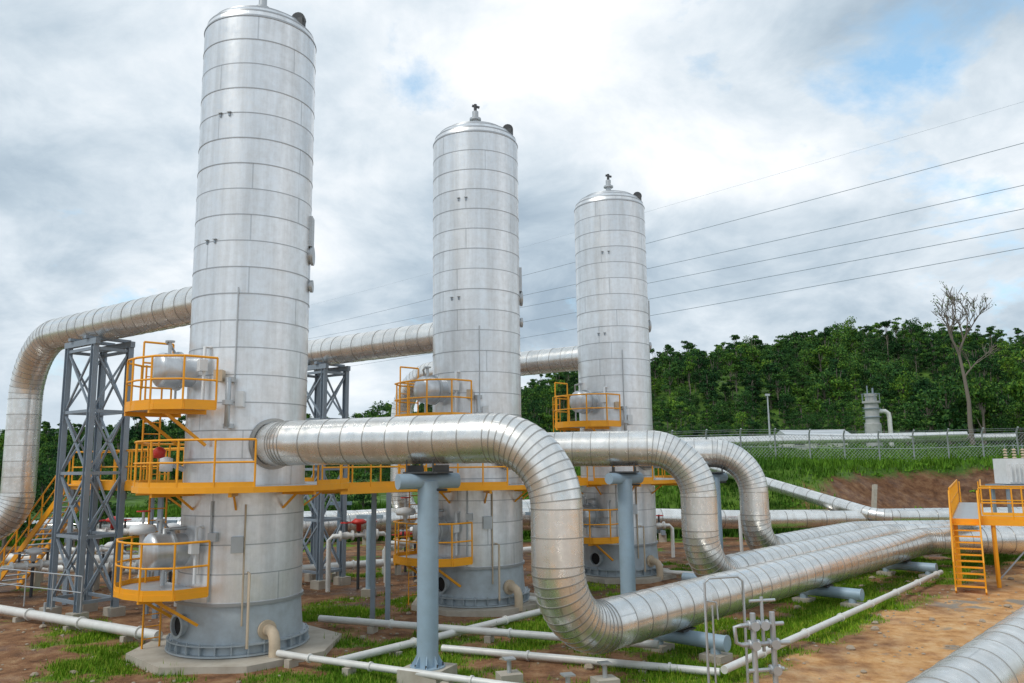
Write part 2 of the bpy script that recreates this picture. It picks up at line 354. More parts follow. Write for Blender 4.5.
# ------------------------------------------------------------------ separator towers
O=V((-.71,-.70,0)).normalized(); S=V((-.70,.71,0)).normalized()
Z=V((0,0,1))
for ti,(C,H,pz,uz) in enumerate(TW):
    T=empty('separator_tower')
    mb=MB()
    mb.clad([C+Z*1.42,C+Z*H],RT,[],seglen=.72,n=88,bead=.009,bw=.026,mats=(0,1),panel=3.3,cap=False)
    dome=[(RT*math.cos(a),H+.78*math.sin(a)) for a in np.linspace(0,math.pi/2,7)]; dome[-1]=(.02,dome[-1][1])
    for i in range(6):
        mb.lathe(C,[dome[i],dome[i+1]],80,0,uvs=(12,[i,i+1]))
        if i: mb.lathe(C,[(dome[i][0]+.012,dome[i][1]-.02),(dome[i][0]+.004,dome[i][1]+.025)],80,1)
    mb.lathe(C,[(RT+.01,H-.03),(RT+.02,H+.0),(RT-.02,H+.06)],80,1)
    mb.lathe(C,[(RT-.3,1.38),(RT+.05,1.38),(RT+.05,1.46),(RT-.02,1.46)],80,1,sharp=True)
    mb.obj('shell',['shell','bead'],T)
    mb=MB()
    mb.lathe(C,[(1.70,.15),(1.66,.4),(1.58,1.4)],72,0)
    mb.lathe(C,[(1.5,.19),(1.84,.19),(1.84,.23),(1.6,.23)],72,0,sharp=True)
    mb.lathe(C,[(1.5,.44),(1.82,.44),(1.82,.47),(1.5,.47)],72,0,sharp=True)
    for a in range(28):
        d=V((math.cos(a*math.pi/14),math.sin(a*math.pi/14),0)); mb.tube([C+d*1.77+Z*.15,C+d*1.77+Z*.52],.022,6,0)
        mb.beam(C+d*1.66+Z*.335,C+d*1.81+Z*.335,.02,.2,0)
    dd=(O*1.0-S*.05).normalized() if ti else (O*.97-S*.08).normalized()
    mb.lathe(C+dd*1.43+Z*.88,[(.26,0),(.26,.33),(.31,.33),(.31,.36),(.24,.36),(.24,.1)],24,0,axis=dd,sharp=True)
    mb.lathe(C+dd*1.70+Z*.88,[(.24,0),(.001,0.001)],24,1,axis=dd)
    mb.obj('skirt',['skirt','black'],T)
    mb=MB(); rp=2.75 if ti==0 else 2.4
    poly=[(C.x+rp*math.cos(math.radians(22.5+45*i)),C.y+rp*math.sin(math.radians(22.5+45*i))) for i in range(8)]
    slab(mb,poly,.17,.6,0); mb.obj('foundation',['conc'],T)
    mb=MB()
    mb.tube([C+Z*(H+.6),C+Z*(H+1.45)],.12,14,0); mb.lathe(C+Z*(H+1.1),[(.0,0),(.22,0),(.22,.07),(.0,.07)],20,0,sharp=True)
    mb.tube([C+Z*(H+1.3),C+Z*(H+1.75)],.06,8,1); mb.beam(C+Z*(H+1.7)-V((.12,0,0)),C+Z*(H+1.62)+V((.16,0,0)),.06,.08,1)
    q=C+V((.94,-.35,0)).normalized()*1.32
    mb.lathe(q+Z*(H+.5)-V((0,.09,0)),[(.0,0),(.2,0),(.2,.18),(.0,.18)],16,1,axis=V((0,1,0)),sharp=True)
    mb.box(q+Z*(H+.27),(.36,.18,.5),1,-.35)
    for az,zz in ((-110,14.5),(-100,14.5),(-120,10.9),(-110,10.9)):
        d=V((math.cos(math.radians(az)),math.sin(math.radians(az)),0)); mb.box(C+d*(RT+.012)+Z*(zz-.3*ti),(.04,.05,.10),2,math.radians(az))
        mb.box(C+d*(RT+.03)+Z*(zz-.3*ti+.06),(.06,.11,.02),0,math.radians(az))
    d=V((.98,.1,0)).normalized()
    mb.lathe(C+d*1.45+Z*10.9,[(.001,.26),(.28,.26),(.28,.19),(.24,.19),(.24,0)],20,0,axis=d,sharp=True)
    mb.lathe(C+d*1.45+Z*10.0,[(.001,.26),(.18,.26),(.18,.18),(.14,.18),(.14,0)],20,0,axis=d,sharp=True)
    mb.box(C+d*1.62+Z*11.6,(.12,.4,.9),0,.1)
    mb.obj('top_fittings',['galv','dark','steel'],T)
    def L(a,bb,z): return C+O*(a+.1)+S*bb+Z*z
    zl=[1.85,1.75,1.75][ti]
    mb=MB()
    for z0,big in ((6.42,0),(zl,1)):
        out=[(1.5,-1.5),(2.3,-1.5),(2.85,-1.0),(3.05,-.3),(3.05,.3),(2.85,.95),(2.3,1.4),(1.5,1.4)]
        slab(mb,[(L(a,q,0).x,L(a,q,0).y) for a,q in out][::-1],z0,.1,1,0)
        p=[L(a,q,z0) for a,q in out]
        railing(mb,p,0,1.2,sp=.8)
        for q in range(len(out)-1): mb.beam(p[q]-Z*.06,p[q+1]-Z*.06,.03,.14,0)
        for q in (-.9,.9):
            mb.beam(L(1.45,q*.9,z0-.15),L(2.9,q*.9,z0-.15),.1,.12,0); mb.beam(L(1.42,q*.9,z0-1.0 if not big else z0-.9),L(2.5,q*.9,z0-.18),.07,.07,0)
    railing(mb,[L(1.5,1.4,7.1),L(2.3,1.4,7.1)],0,1.2,False)
    ladder(mb,L(1.75,1.25,.1),L(1.75,1.25,5.3),O,0)
    ladder(mb,L(1.85,1.75,4.2),L(1.85,1.75,7.7),O,0)
    mb.obj('access_platforms',['yellow','galv'],T)
    zr=[4.38,4.15,4.1][ti]
    mb=MB(); n=32; RR=2.85
    inner=[C+V((math.cos(2*math.pi*i/n),math.sin(2*math.pi*i/n),0))*1.68+Z*zr for i in range(n)]
    outer=[C+V((math.cos(2*math.pi*i/n),math.sin(2*math.pi*i/n),0))*RR+Z*zr for i in range(n)]
    mb.loft([inner,outer],1,False); mb.loft([[p-Z*.05 for p in outer],[p-Z*.05 for p in inner]],1,False)
    mb.loft([[p-Z*.15 for p in outer],outer],0,False); mb.loft([inner,[p-Z*.1 for p in inner]],0,False)
    gaps=[(-50,17),(47.3,12)]+([(227.3,12)] if ti else [(124,11)])
    occ=lambda a: any(abs((a-g0+180)%360-180)<w for g0,w in gaps)
    run=[]
    seq=[a for a in np.arange(-32,-32+360-34+.1,5)]
    for a in seq:
        if occ(a+.001) and not(a in (seq[0],seq[-1])):
            if len(run)>1: railing(mb,run,0,1.15,sp=.95)
            run=[]
        else: run.append(C+V((math.cos(math.radians(a)),math.sin(math.radians(a)),0))*(RR-.04)+Z*zr)
    if len(run)>1: railing(mb,run,0,1.15,sp=.95)
    for i in range(8):
        d=V((math.cos(i*math.pi/4+.2),math.sin(i*math.pi/4+.2),0))
        mb.beam(C+d*1.6+Z*(zr-.2),C+d*(RR-.05)+Z*(zr-.2),.08,.1,0); mb.beam(C+d*1.6+Z*(zr-.6),C+d*2.1+Z*(zr-.22),.05,.05,0)
    mb.obj('ring_walkway',['yellow','galv'],T)
    mb=MB()
    for z0,r0 in ((7.4,.46),(zl+.9,.47)):
        q=.1
        base=L(1.3,q,z0)
        mb.lathe(base,[(r0-.05,0),(r0-.05,.55),(r0,.56),(r0,1.0)],32,0,axis=O,sharp=True)
        mb.lathe(base+O*.53,[(r0-.06,0),(r0+.06,0),(r0+.06,.07),(r0-.06,.07)],32,1,axis=O,sharp=True)
        mb.lathe(base+O*1.0,[(r0*math.cos(a),.2*math.sin(a)) for a in np.linspace(0,math.pi/2-.01,7)],32,0,axis=O)
        mb.tube([base+O*.8+Z*r0,base+O*.8+Z*(r0+.35)],.05,8,1)
        mb.lathe(base+O*.8+Z*(r0+.3),[(0,0),(.12,0),(.12,.04),(0,.04)],12,1,sharp=True)
        mb.tube([base+O*.3+S*.75-Z*.9,base+O*.3+S*.75+Z*.5,base+O*.6+S*.5+Z*.75,base+O*.9+Z*.75],.035,8,1)
        mb.tube([base+O*.2-S*.8-Z*.8,base+O*.2-S*.8+Z*.6,base-S*.8+Z*.6],.045,8,2); mb.box(base+O*.25-S*.8+Z*.1,(.2,.24,.3),2,.7)
    F=lambda az,r,z: C+V((math.cos(math.radians(az)),math.sin(math.radians(az)),0))*(r+.13)+Z*z
    az=-86
    mb.tube([F(az,1.4,7.1),F(az,1.85,7.1),F(az,1.85,5.9),F(az,1.4,5.9)],.07,10,1)
    for zz in (7.1,5.9,6.5): mb.lathe(F(az,1.7,zz) if zz!=6.5 else F(az,1.85,zz),[(0,-.06),(.14,-.06),(.14,.06),(0,.06)],14,1,axis=Z,sharp=True)
    mb.box(F(az-9,1.7,7.2),(.3,.22,.3),3,math.radians(az)); mb.box(F(az+8,1.65,6.6),(.2,.2,.4),2,math.radians(az))
    mb.tube([F(-100,1.52,1.5),F(-100,1.52,4.0)],.03,6,1); mb.tube([F(-84,1.5,7.0),F(-84,1.5,9.6)],.02,6,1)
    mb.tube([F(-70,1.52,.9),F(-70,1.52,3.9)],.025,6,3); mb.tube([F(-66,1.52,2.2),F(-66,1.8,2.2),F(-66,1.8,.4)],.035,6,3)
    mb.box(F(-76,1.55,2.9),(.16,.3,.4),1,math.radians(-76)); mb.box(F(-97,1.55,3.1),(.16,.22,.22),1,math.radians(-97))
    mb.tube([F(-135,1.4,3.3),F(-135,2.0,3.3),F(-135,2.0,1.9)],.06,8,1)
    mb.lathe(F(-135,2.0,2.6),[(0,-.1),(.13,-.1),(.13,.1),(0,.1)],14,3,sharp=True)
    q=L(2.1,1.3,3.1)
    mb.tube([L(1.4,1.0,2.8),L(2.1,1.3,2.8),q],.09,10,2); mb.lathe(q,[(0,0),(.3,.02),(.36,.12),(.3,.24),(0,.3)],20,2); mb.tube([q+Z*.3,q+Z*.62],.04,8,1); mb.lathe(q+Z*.6,[(.15,0),(.15,.03),(.18,.03),(.18,0)],16,4,sharp=True)
    q=L(2.0,.7,5.1); mb.tube([L(1.4,.5,4.8),q],.07,8,1); mb.lathe(q,[(0,0),(.14,.02),(.16,.22),(.08,.3),(0,.32)],16,4)
    q=L(2.0,.2,4.75); mb.lathe(q,[(0,0),(.16,.02),(.16,.35),(0,.4)],16,2)
    dz=F(-48,1.5,.75); d2=(dz-C); d2.z=0; d2.normalize()
    mb.tube([dz-d2*.2,dz+d2*.28,dz+d2*.40-Z*.06,dz+d2*.47-Z*.18,dz+d2*.49-Z*.32,dz+d2*.49-Z*.7],.14,14,3)
    mb.lathe(dz,[(0,0),(.24,0),(.24,.08),(0,.08)],18,3,axis=d2,sharp=True)
    mb.obj('nozzles_and_valves',['shell','galv','white','rust','red'],T)
mb=MB()
def walkway(mb,a,bb,w,z,rails=(1,1)):
    a=V((a[0],a[1],z)); bb=V((bb[0],bb[1],z)); t=(bb-a).normalized(); s=V((-t.y,t.x,0))*w/2
    slab(mb,[((a-s).x,(a-s).y),((bb-s).x,(bb-s).y),((bb+s).x,(bb+s).y),((a+s).x,(a+s).y)],z-.004,.06,1)
    for k in (-1,1):
        mb.beam(a+s*k-Z*.1,bb+s*k-Z*.1,.05,.2,0)
        if rails[0 if k<0 else 1]: railing(mb,[a+s*k,bb+s*k],0,1.15)
for i in (0,1):
    A=TW[i][0]+D*2.83;B=TW[i+1][0]-D*2.83; walkway(mb,A,B,1.0,4.2-.08*i)
walkway(mb,(-9.1,24.8),(-16.0,30.2),1.0,4.3)
A=TW[2][0]+D*2.83; walkway(mb,A,A+D*2.5,1.0,4.05)
for p in ((-4.2,25.7),(1.7,32.1),(-12,27.2)):
    for k in (-.4,.4): mb.beam((p[0]+k*.7,p[1]-k*.7,0),(p[0]+k*.7,p[1]-k*.7,4.0),.14,.14,2)
mb.obj('connecting_walkway',['yellow','galv','steel'])
mb=MB(); stairs(mb,(-16.2,30.3,4.25),(-20.6,33.2,.05),1.0,0,1)
slab(mb,[(-15.4,29.2),(-15.0,30.8),(-16.4,31.2),(-16.9,29.8)],4.28,.06,1,0)
for p in ((-16.3,29.9),(-16.4,30.9)): mb.beam((p[0],p[1],0),(p[0],p[1],4.2),.14,.14,2)
mb.obj('access_staircase',['yellow','galv','steel'])
# ------------------------------------------------------------------ outlet pipes
RP=.57
for i,(C,H,pz,uz) in enumerate(TW):
    v=VERT[i]
    corner=C+(V((1.62,-1.72,0)) if i==0 else V((1.2,-1.7,0)))
    yend=36.4+2.15*i; t=(yend-v.y)/.735; turn=v+D*t
    mb=MB()
    mb.clad([C+Z*pz+V((1.0,-1.06,0)),corner+Z*pz,v+Z*pz,v+Z*1.2,turn+Z*1.2,V((60,yend,1.2))],RP,[.6,1.55,1.5,1.6],seglen=.62,gore=6,n=44,panel=3.7,bead=.008,bw=.024)
    mb.lathe(C+Z*pz,[(RP+.02,1.55),(RP+.1,1.57),(RP+.1,1.67),(RP+.02,1.67)],40,1,axis=V((1.62,-1.72,0)),sharp=True)
    mb.obj('steam_outlet_pipe',['pipe','pbead'])
    mb=MB(); tt=[13.9,13.2,13.0][i]; top=C-E*tt
    end=[top+Z*2.0+D*(16-2*i)] if i else [top+Z*2.6+V((-14,-2,0))]
    mb.clad([C-E*1.2+Z*uz,top+Z*uz,top+Z*(2.0 if i else 2.6)]+end,.58,[2.3,1.4],seglen=.62,gore=6,n=40,panel=3.6,bead=.008,bw=.024)
    mb.obj('steam_inlet_pipe',['pipe','pbead'])
    mb=MB(); tc=C-E*8.5; s=V((-E.y,E.x,0)); hh=uz-.6
    wa,wb=.9,.6
    cor=[(1,1),(-1,1),(-1,-1),(1,-1)]
    P=lambda i,j,z: tc+E*(wa*i)+s*(wb*j)+Z*z
    for a,q in cor:
        mb.beam(P(a,q,.3),P(a,q,hh-.22),.18,.03,0,up=s)
        for kk in (-1,1): mb.beam(P(a,q,.3)+E*.09*kk,P(a,q,hh-.22)+E*.09*kk,.025,.18,0,up=s)
        mb.box(P(a,q,.12),(.5,.5,.4),1,math.atan2(E.y,E.x))
    lev=[.6,2.65,4.7,6.75,hh-.35]
    for k in range(5):
        for (a,q),(a2,q2) in zip(cor,cor[1:]+cor[:1]): mb.beam(P(a,q,lev[k]),P(a2,q2,lev[k]),.09,.1,0)
    for k in range(4):
        for (a,q),(a2,q2) in zip(cor,cor[1:]+cor[:1]):
            mb.beam(P(a,q,lev[k]),P(a2,q2,lev[k+1]),.06,.06,0); mb.beam(P(a2,q2,lev[k]),P(a,q,lev[k+1]),.06,.06,0)
    for q in (-1,1): mb.beam(P(-1.2,q,hh-.12),P(1.2,q,hh-.12),.16,.2,0)
    for a in (-.6,.6): mb.beam(P(a,-1.3,hh+.04),P(a,1.3,hh+.04),.16,.1,0)
    mb.obj('pipe_trestle',['steel','conc'])
    mb=MB(); f=[.565,.62,.62][i]; a=corner.lerp(v,f); dv=(v-corner).normalized(); sp=V((-dv.y,dv.x,0))
    top=pz-RP-.3
    mb.tube([a+Z*.3,a+Z*(top-.1)],.245,28,0)
    mb.lathe(a,[(.24,.3),(.40,.3),(.40,.35),(.24,.35)],24,0,sharp=True)
    for k in range(8):
        d=V((math.cos(k*math.pi/4),math.sin(k*math.pi/4),0)); e=V((-d.y,d.x,0))*.02; tri=[a+d*.24+Z*.35,a+d*.38+Z*.35,a+d*.24+Z*.6]
        mb.loft([tri,[p+e for p in tri]],0,False,True,True)
        mb.tube([a+d*.35+Z*.3,a+d*.35+Z*.42],.02,6,1)
    q=a+Z*(top-.1); mb.tube([q-sp*.62-dv*.45,q+sp*.62+dv*.45],.18,20,0)
    mb.box(q+Z*.2,(.9,.8,.04),1,math.atan2(dv.y,dv.x))
    for k in (-.35,.35):
        mb.box(q+dv*k+Z*.29,(.04,.7,.16),1,math.atan2(dv.y,dv.x)); mb.tube([q+dv*k-sp*.4+Z*.2,q+dv*k-sp*.4+Z*.5],.02,6,1)
    mb.tube([q+dv*.2-Z*.2,q+dv*.5-Z*.2],.03,6,1)
    mb.box(a+Z*.1,(1.0,1.0,.44),2,math.atan2(dv.y,dv.x))
    mb.obj('pipe_support_post',['post','dark','conc'])
for t in (4.5,13.7,22.1):
    mb=MB(); a=V((1.2,18,0))+D*t
    e0=a+N*1.25; e1=a-N*(5.4 if t>12 else 1.2)
    mb.tube([e0+Z*.43,e1+Z*.43],.185,20,0)
    mb.lathe(e0+Z*.43,[(0,0),(.2,0),(.2,.03),(0,.03)],20,0,axis=N,sharp=True)
    for k in ([.95,-.7] if t<10 else [.95,-.7,-2.9,-4.9]):
        mb.tube([a+N*k+Z*-.1,a+N*k+Z*.4],.13,12,0); mb.box(a+N*k+Z*0,(.6,.6,.3),2,math.atan2(D.y,D.x))
    mb.box(a+Z*.62,(.6,.5,.05),1,math.atan2(D.y,D.x))
    mb.obj('pipe_sleeper_support',['post','dark','conc'])
mb=MB(); a=V((7.25,13.4,1.2)); mb.clad([a-D*14,a+D*40],RP,[],seglen=.8,n=48,panel=3.7,bead=.008,bw=.026); mb.obj('steam_transfer_pipe',['pipe','pbead'])
mb=MB()
for k in range(9):
    q=a-D*12+D*(6*k); mb.box(q-Z*.75,(.3,1.2,.35),0,math.atan2(D.y,D.x)); mb.box(q-Z*1.1,(.5,1.5,.4),1,math.atan2(D.y,D.x))
mb.obj('transfer_pipe_sleepers',['post','conc'])
mb=MB()
mb.clad([V((-30,50,1.2)),V((62,50,1.2))],.5,[],seglen=1.2,n=24,panel=3.5)
mb.clad([V((-30,52.2,1.2)),V((62,52.2,1.2))],.45,[],seglen=1.2,n=24,panel=3.5)
mb.clad([V((-16,41.5,2.0)),V((2,44,2.0)),V((14,46,1.5))],.5,[2],seglen=1.2,n=24,panel=3.5)
mb.clad([V((14.5,66,5.5)),V((15.0,62,4.4)),V((22,49,1.35)),V((44,48,1.3))],.42,[1.5,1.8],seglen=1.1,n=24,panel=3.5)
mb.obj('cross_country_pipeline',['pipe','pbead'])
mb=MB()
for x in range(-27,60,6):
    mb.beam((x,49.2,.55),(x,53,.55),.25,.25,0)
    for y in (49.6,52.6): mb.box((x,y,.2),(.4,.4,.6),1)
mb.obj('pipeline_sleepers',['steel','conc'])
def small(name,pts,r,mat='lightpipe',sup=True):
    mb=MB(); pts=[V(p) for p in pts]; mb.tube(pts,r,12,0)
    for i in range(len(pts)-1):
        L=(pts[i+1]-pts[i]).length; k=max(1,int(L/2.6))
        t=(pts[i+1]-pts[i]).normalized()
        for q in range(k):
            p=pts[i].lerp(pts[i+1],(q+.5)/k)
            if sup and abs(t.z)<.5: mb.box((p.x,p.y,(p.z-r)/2-.1),(.18,.3,p.z-r+.2),1,math.atan2(t.y,t.x))
            mb.lathe(p+t*.6,[(r,0),(r*1.35,0),(r*1.35,.05),(r,.05)],12,0,axis=t,sharp=True)
    return mb.obj(name,[mat,'conc'])
small('drain_pipe',[(-24,31.6,.3),(-17.2,27.4,.3),(-9.8,22.8,.3)],.14)
small('drain_pipe',[(-5.9,25.0,.3),(1.0,22.1,.3),(3.6,21.0,.3)],.1)
small('drain_pipe',[(-5.9,20.7,.28),(-5.1,20.2,.28),(-.3,17.6,.28),(2,16.4,.28)],.08)
small('drain_pipe',[(-4.3,20.1,.2),(.5,25.9,.2),(2.6,28.4,.2)],.1)
small('drain_pipe',[(4.6,18.5,.3),(17.2,33.2,.3)],.09,sup=False)
small('drain_pipe',[(.5,28.0,.3),(3.6,26.6,.3),(5.2,24.4,.3)],.09)
small('drain_pipe',[(-1.9,21.6,.15),(4.6,18.9,.15)],.09)
small('drain_pipe',[(6.2,34.2,.3),(8.0,33.2,.3)],.09)
small('drain_pipe',[(-22,36,.6),(-11,33,.6),(-4,37,.6),(3,42,.6)],.16)
small('drain_pipe',[(-21,34,1.2),(-10,31.5,1.2)],.2)
def valve_station(x,y,rot,s=1,h=1.2,red=True):
    mb=MB(); R=Matrix.Rotation(rot,3,'Z'); P=lambda a,bq,z: V((x,y,0))+R@V((a*s,bq*s,z*s))
    mb.tube([P(-1.2,0,0),P(-1.2,0,h-.15),P(-1.05,0,h),P(1.05,0,h),P(1.2,0,h-.15),P(1.2,0,0)],.09*s,12,0)
    for a in (-.5,.5):
        mb.lathe(P(a,0,h),[(0,-.28),(.2,-.28),(.2,-.22),(.1,-.2),(.16,0),(.1,.2),(.2,.22),(.2,.28),(0,.28)],16,0,axis=R@V((1,0,0)))
        mb.tube([P(a,0,h),P(a,0,h+.55)],.05*s,8,1)
        mb.lathe(P(a,0,h+.5),[(.2*s,-.02),(.24*s,-.02),(.24*s,.02),(.2*s,.02),(.2*s,-.02)],20,2,sharp=True)
        for k in range(3):
            d=R@V((math.cos(k*1.047),math.sin(k*1.047),0))*.22*s; mb.tube([P(a,0,h+.5)-d,P(a,0,h+.5)+d],.015,5,2)
    mb.lathe(P(0,0,h+.15),[(0,0),(.1,0),(.1,.25),(.28,.3),(.3,.38),(.15,.5),(0,.52)],18,2 if red else 3)
    mb.tube([P(0,0,0),P(0,0,h+.2)],.06*s,8,1)
    return mb.obj('valve_station',['lightpipe','dark','red' if red else 'galv','white'])
for a in ((-16.5,33.5,.4),(-13.0,31.0,1.0),(-10.8,29.5,.3),(-12.2,35,.7),(-6.2,32.5,.5),(-4.2,34.5,.2),(-5.0,37.5,.8),(2.1,40.0,.7),(6.9,41.5,.2),(13,44,.6),(-19.5,37,.2),(-17.5,35.5,.2),(-3.2,36.2,.2),(1.6,37.6,.9),(3.4,41.5,.1),(-15,30.9,.1),(-18.5,31.5,.9)): valve_station(a[0],a[1],a[2],1,random.choice((1.2,1.6,2.1)),random.random()<.6)
mb=MB()
for x,y,h in ((-5.5,31.0,2.9),(-3.3,33.0,2.6),(-7.6,35.5,3.2),(1.0,36.5,2.6),(2.6,38.4,2.6),(8.5,38.0,2.4),(-10.2,33.2,2.6),(-14.6,34.0,2.6)):
    mb.tube([(x,y,0),(x,y,h)],.12,12,0); mb.beam((x-.5,y,h),(x+.5,y,h),.14,.14,0); mb.box((x,y,.1),(.5,.5,.3),1)
mb.obj('stub_columns',['post','conc'])
# foreground sampling station
mb=MB()
for dx,dy in ((0,0),(.42,.1)):
    mb.tube([(4.75+dx,16.6+dy,0),(4.75+dx,16.6+dy,1.85)],.055,12,0)
mb.tube([(4.5,16.55,1.25),(5.5,16.75,1.25)],.045,10,0); mb.tube([(4.5,16.55,1.62),(5.4,16.75,1.62)],.04,10,0); mb.tube([(4.6,16.57,.75),(5.35,16.72,.75)],.04,10,0)
mb.tube([(4.96,16.66,1.1),(4.96,16.66,2.15)],.035,8,0)
mb.tube([(4.7,16.6,2.08),(5.25,16.72,2.08)],.03,8,0)
mb.tube([(4.5,16.55,1.25),(4.38,16.53,1.3),(4.36,16.53,1.6),(4.5,16.55,1.62)],.04,8,0)
for x,z in ((4.75,1.25),(5.17,1.25),(4.96,1.62),(4.75,1.62),(5.17,.75)):
    y=16.6+(x-4.75)*.24
    mb.lathe((x,y,z),[(0,-.11),(.09,-.11),(.09,-.07),(.05,-.05),(.08,0),(.05,.05),(.09,.07),(.09,.11),(0,.11)],12,1,axis=V((1,.2,0)))
    mb.tube([(x,y-.02,z),(x,y-.16,z)],.018,6,1); mb.lathe((x,y-.16,z),[(0,0),(.09,0),(.09,.02),(0,.02)],12,1,axis=V((0,-1,0)),sharp=True)
mb.box((4.97,16.65,-.02),(1.0,.7,.2),2,.2)
mb.obj('sampling_valve_manifold',['galv','galv','conc'])
mb=MB()
mb.tube([(3.95,17.2,0),(3.95,17.2,2.35),(4.05,17.2,2.45),(4.7,17.4,2.45),(4.82,17.44,2.35),(4.82,17.44,0)],.028,8,0)
mb.tube([(3.95,17.2,2.0),(4.2,17.27,1.95),(4.22,17.27,1.6)],.02,6,0)
mb.tube([(4.1,17.22,0),(4.1,17.22,1.9)],.02,6,0)
mb.obj('instrument_conduit',['galv'])
for x,y in ((1.05,17.0),(-.15,18.4),(1.9,17.9)):
    mb=MB(); mb.box((x,y,.12),(.5,.45,.4),0,.3); mb.tube([(x,y,.3),(x,y,.62)],.05,8,1); mb.box((x,y,.62),(.25,.25,.03),1,.3); mb.obj('concrete_plinth',['conc','galv'])
# crossover stairs
mb=MB()
dr=V((.5,.866,0)); sr=V((.866,-.5,0)); base=V((16.35,29.6,.05)); topz=2.55; tp=base+dr*1.75; tp.z=topz
stairs(mb,tp,base,.95,0,0)
def Q(a,bq,z=topz): return V((tp.x,tp.y,z))+dr*a+sr*bq
for a0,a1,b0,b1 in ((0,2.2,-.5,4.4),(2.2,12.5,-.5,.6)):
    slab(mb,[(Q(a,q).x,Q(a,q).y) for a,q in ((a0,b0),(a0,b1),(a1,b1),(a1,b0))],topz,.08,1,0)
railing(mb,[Q(0,.52),Q(0,4.4),Q(2.2,4.4),Q(2.2,.6),Q(12.5,.6)],0,1.15)
railing(mb,[Q(0,-.45),Q(12.5,-.45)],0,1.15)
mb.beam(Q(0,-.45,topz-.12),Q(0,4.4,topz-.12),.06,.22,0); mb.beam(Q(0,-.45,topz-.12),Q(12.5,-.45,topz-.12),.06,.22,0)
for a,q in ((.1,-.4),(.1,.9),(.1,2.6),(.1,4.3),(2.1,-.4),(2.1,4.3),(2.1,.9),(12.4,-.4),(12.4,.5)):
    mb.beam(Q(a,q,0),Q(a,q,topz-.1),.11,.11,0 if q<1 else 2)
mb.beam(Q(.1,-.4,.3),Q(2.1,-.4,topz-.2),.06,.06,0); mb.beam(Q(.1,.9,.3),Q(.1,2.6,topz-.2),.05,.05,2)
stairs(mb,Q(12.5,.07),Q(14.6,.07,.05),.85,0,1)
mb.obj('crossover_stairs',['yellow','galv','steel'])
mb=MB(); cx,cy=28.6,46
for a in (-1,1):
    for q in (-1,1): mb.beam((cx+a,cy+q*.7,0),(cx+a,cy+q*.7,3.2),.14,.14,0)
mb.box((cx,cy,3.25),(2.6,1.8,.12),0); mb.box((cx,cy,4.05),(1.8,1.2,1.4),1)
for k in range(7): mb.box((cx-.72+k*.24,cy-.65,3.95),(.05,.2,1.0),1)
for k in (-.5,0,.5):
    for r in range(4): mb.lathe((cx+k,cy,4.75+r*.15),[(0,0),(.06,0),(.13,.05),(.06,.1),(0,.1)],12,2)
    mb.tube([(cx+k,cy,5.3),(cx+k,cy,5.6)],.02,6,0)
mb.obj('transformer',['steel','white','rust'])
mb=MB(); railing(mb,[(-21,29.5,.6),(-14.8,26.0,.6),(-13.2,25.1,.6)],0,1.0,False,sp=1.4,r=.022)
for p in ((-21,29.5),(-17.9,27.8),(-14.8,26)): mb.tube([(p[0],p[1],0),(p[0],p[1],.7)],.04,6,0)
mb.obj('handrail',['galv'])
# ------------------------------------------------------------------ fence, lamp, stack, buildings
mb=MB(); fx=list(np.arange(8,112,3.0)); fy=lambda x: 71-0.02*x
for x in fx:
    z=height(x,fy(x)); mb.tube([(x,fy(x),z-.3),(x,fy(x),z+2.4),(x,fy(x)-.3,z+2.8)],.07,6,0)
for h in (.1,1.2,2.3): mb.tube([(x,fy(x),height(x,fy(x))+h) for x in fx],.035,4,0)
for h in (2.55,2.7): mb.tube([(x,fy(x)-.2,height(x,fy(x))+h) for x in fx],.014,3,0)
for i in range(len(fx)-1):
    for k in range(10):
        xa=fx[i]+k*.3
        z=height(fx[i],fy(xa)); xb=xa+2.1
        mb.tube([(xa,fy(xa),z+.1),(xb,fy(xb),z+2.2)],.012,3,0,False); mb.tube([(xb,fy(xb),z+.1),(xa,fy(xa),z+2.2)],.012,3,0,False)
mb.obj('chain_link_fence',['galv'])
mb=MB(); x,y=30.4,95; z=height(x,y); mb.tube([(x,y,z-.2),(x,y,z+6.4)],[.13,.08],8,0); mb.box((x,y,z+6.5),(.5,.3,.25),0); mb.obj('street_lamp',['galv'])
mb=MB(); x,y=46.3,103; z=height(x,y)+.8
mb.lathe((x,y,z),[(1.0,-1.3),(1.0,2.4),(.85,2.5),(.85,5.0),(1.1,5.05),(1.1,5.3),(.7,5.3),(.7,5.9),(.78,5.9),(.78,6.3),(.55,6.3)],20,0,sharp=True)
for k in range(8): mb.beam((x+1.1*math.cos(k*.785),y+1.1*math.sin(k*.785),z+5.3),(x+1.1*math.cos(k*.785),y+1.1*math.sin(k*.785),z+6.2),.06,.06,1)
mb.lathe((x,y,z+6.2),[(1.08,0),(1.13,0),(1.13,.06),(1.08,.06)],16,1,sharp=True)
for hh in (1.0,3.2,4.3): mb.lathe((x,y,z+hh),[(.8,0),(1.06,0),(1.06,.1),(.8,.1)],20,1,sharp=True)
mb.tube([(x+.8,y,z+4.0),(x+1.7,y,z+4.0),(x+2.1,y,z+3.7),(x+2.2,y,z+3.2),(x+2.2,y,z-.9)],.28,12,2)
mb.tube([(x-.4,y,z+6.2),(x-.4,y,z+7.3)],.08,8,1); mb.tube([(x+.3,y,z+6.2),(x+.3,y,z+7.0)],.12,8,1)
for k in range(10): mb.tube([(x-1.1,y-.3,z+k*.5),(x-1.1,y+.3,z+k*.5)],.03,4,1)
mb.obj('vent_silencer',['stackg','steel','lightpipe'])
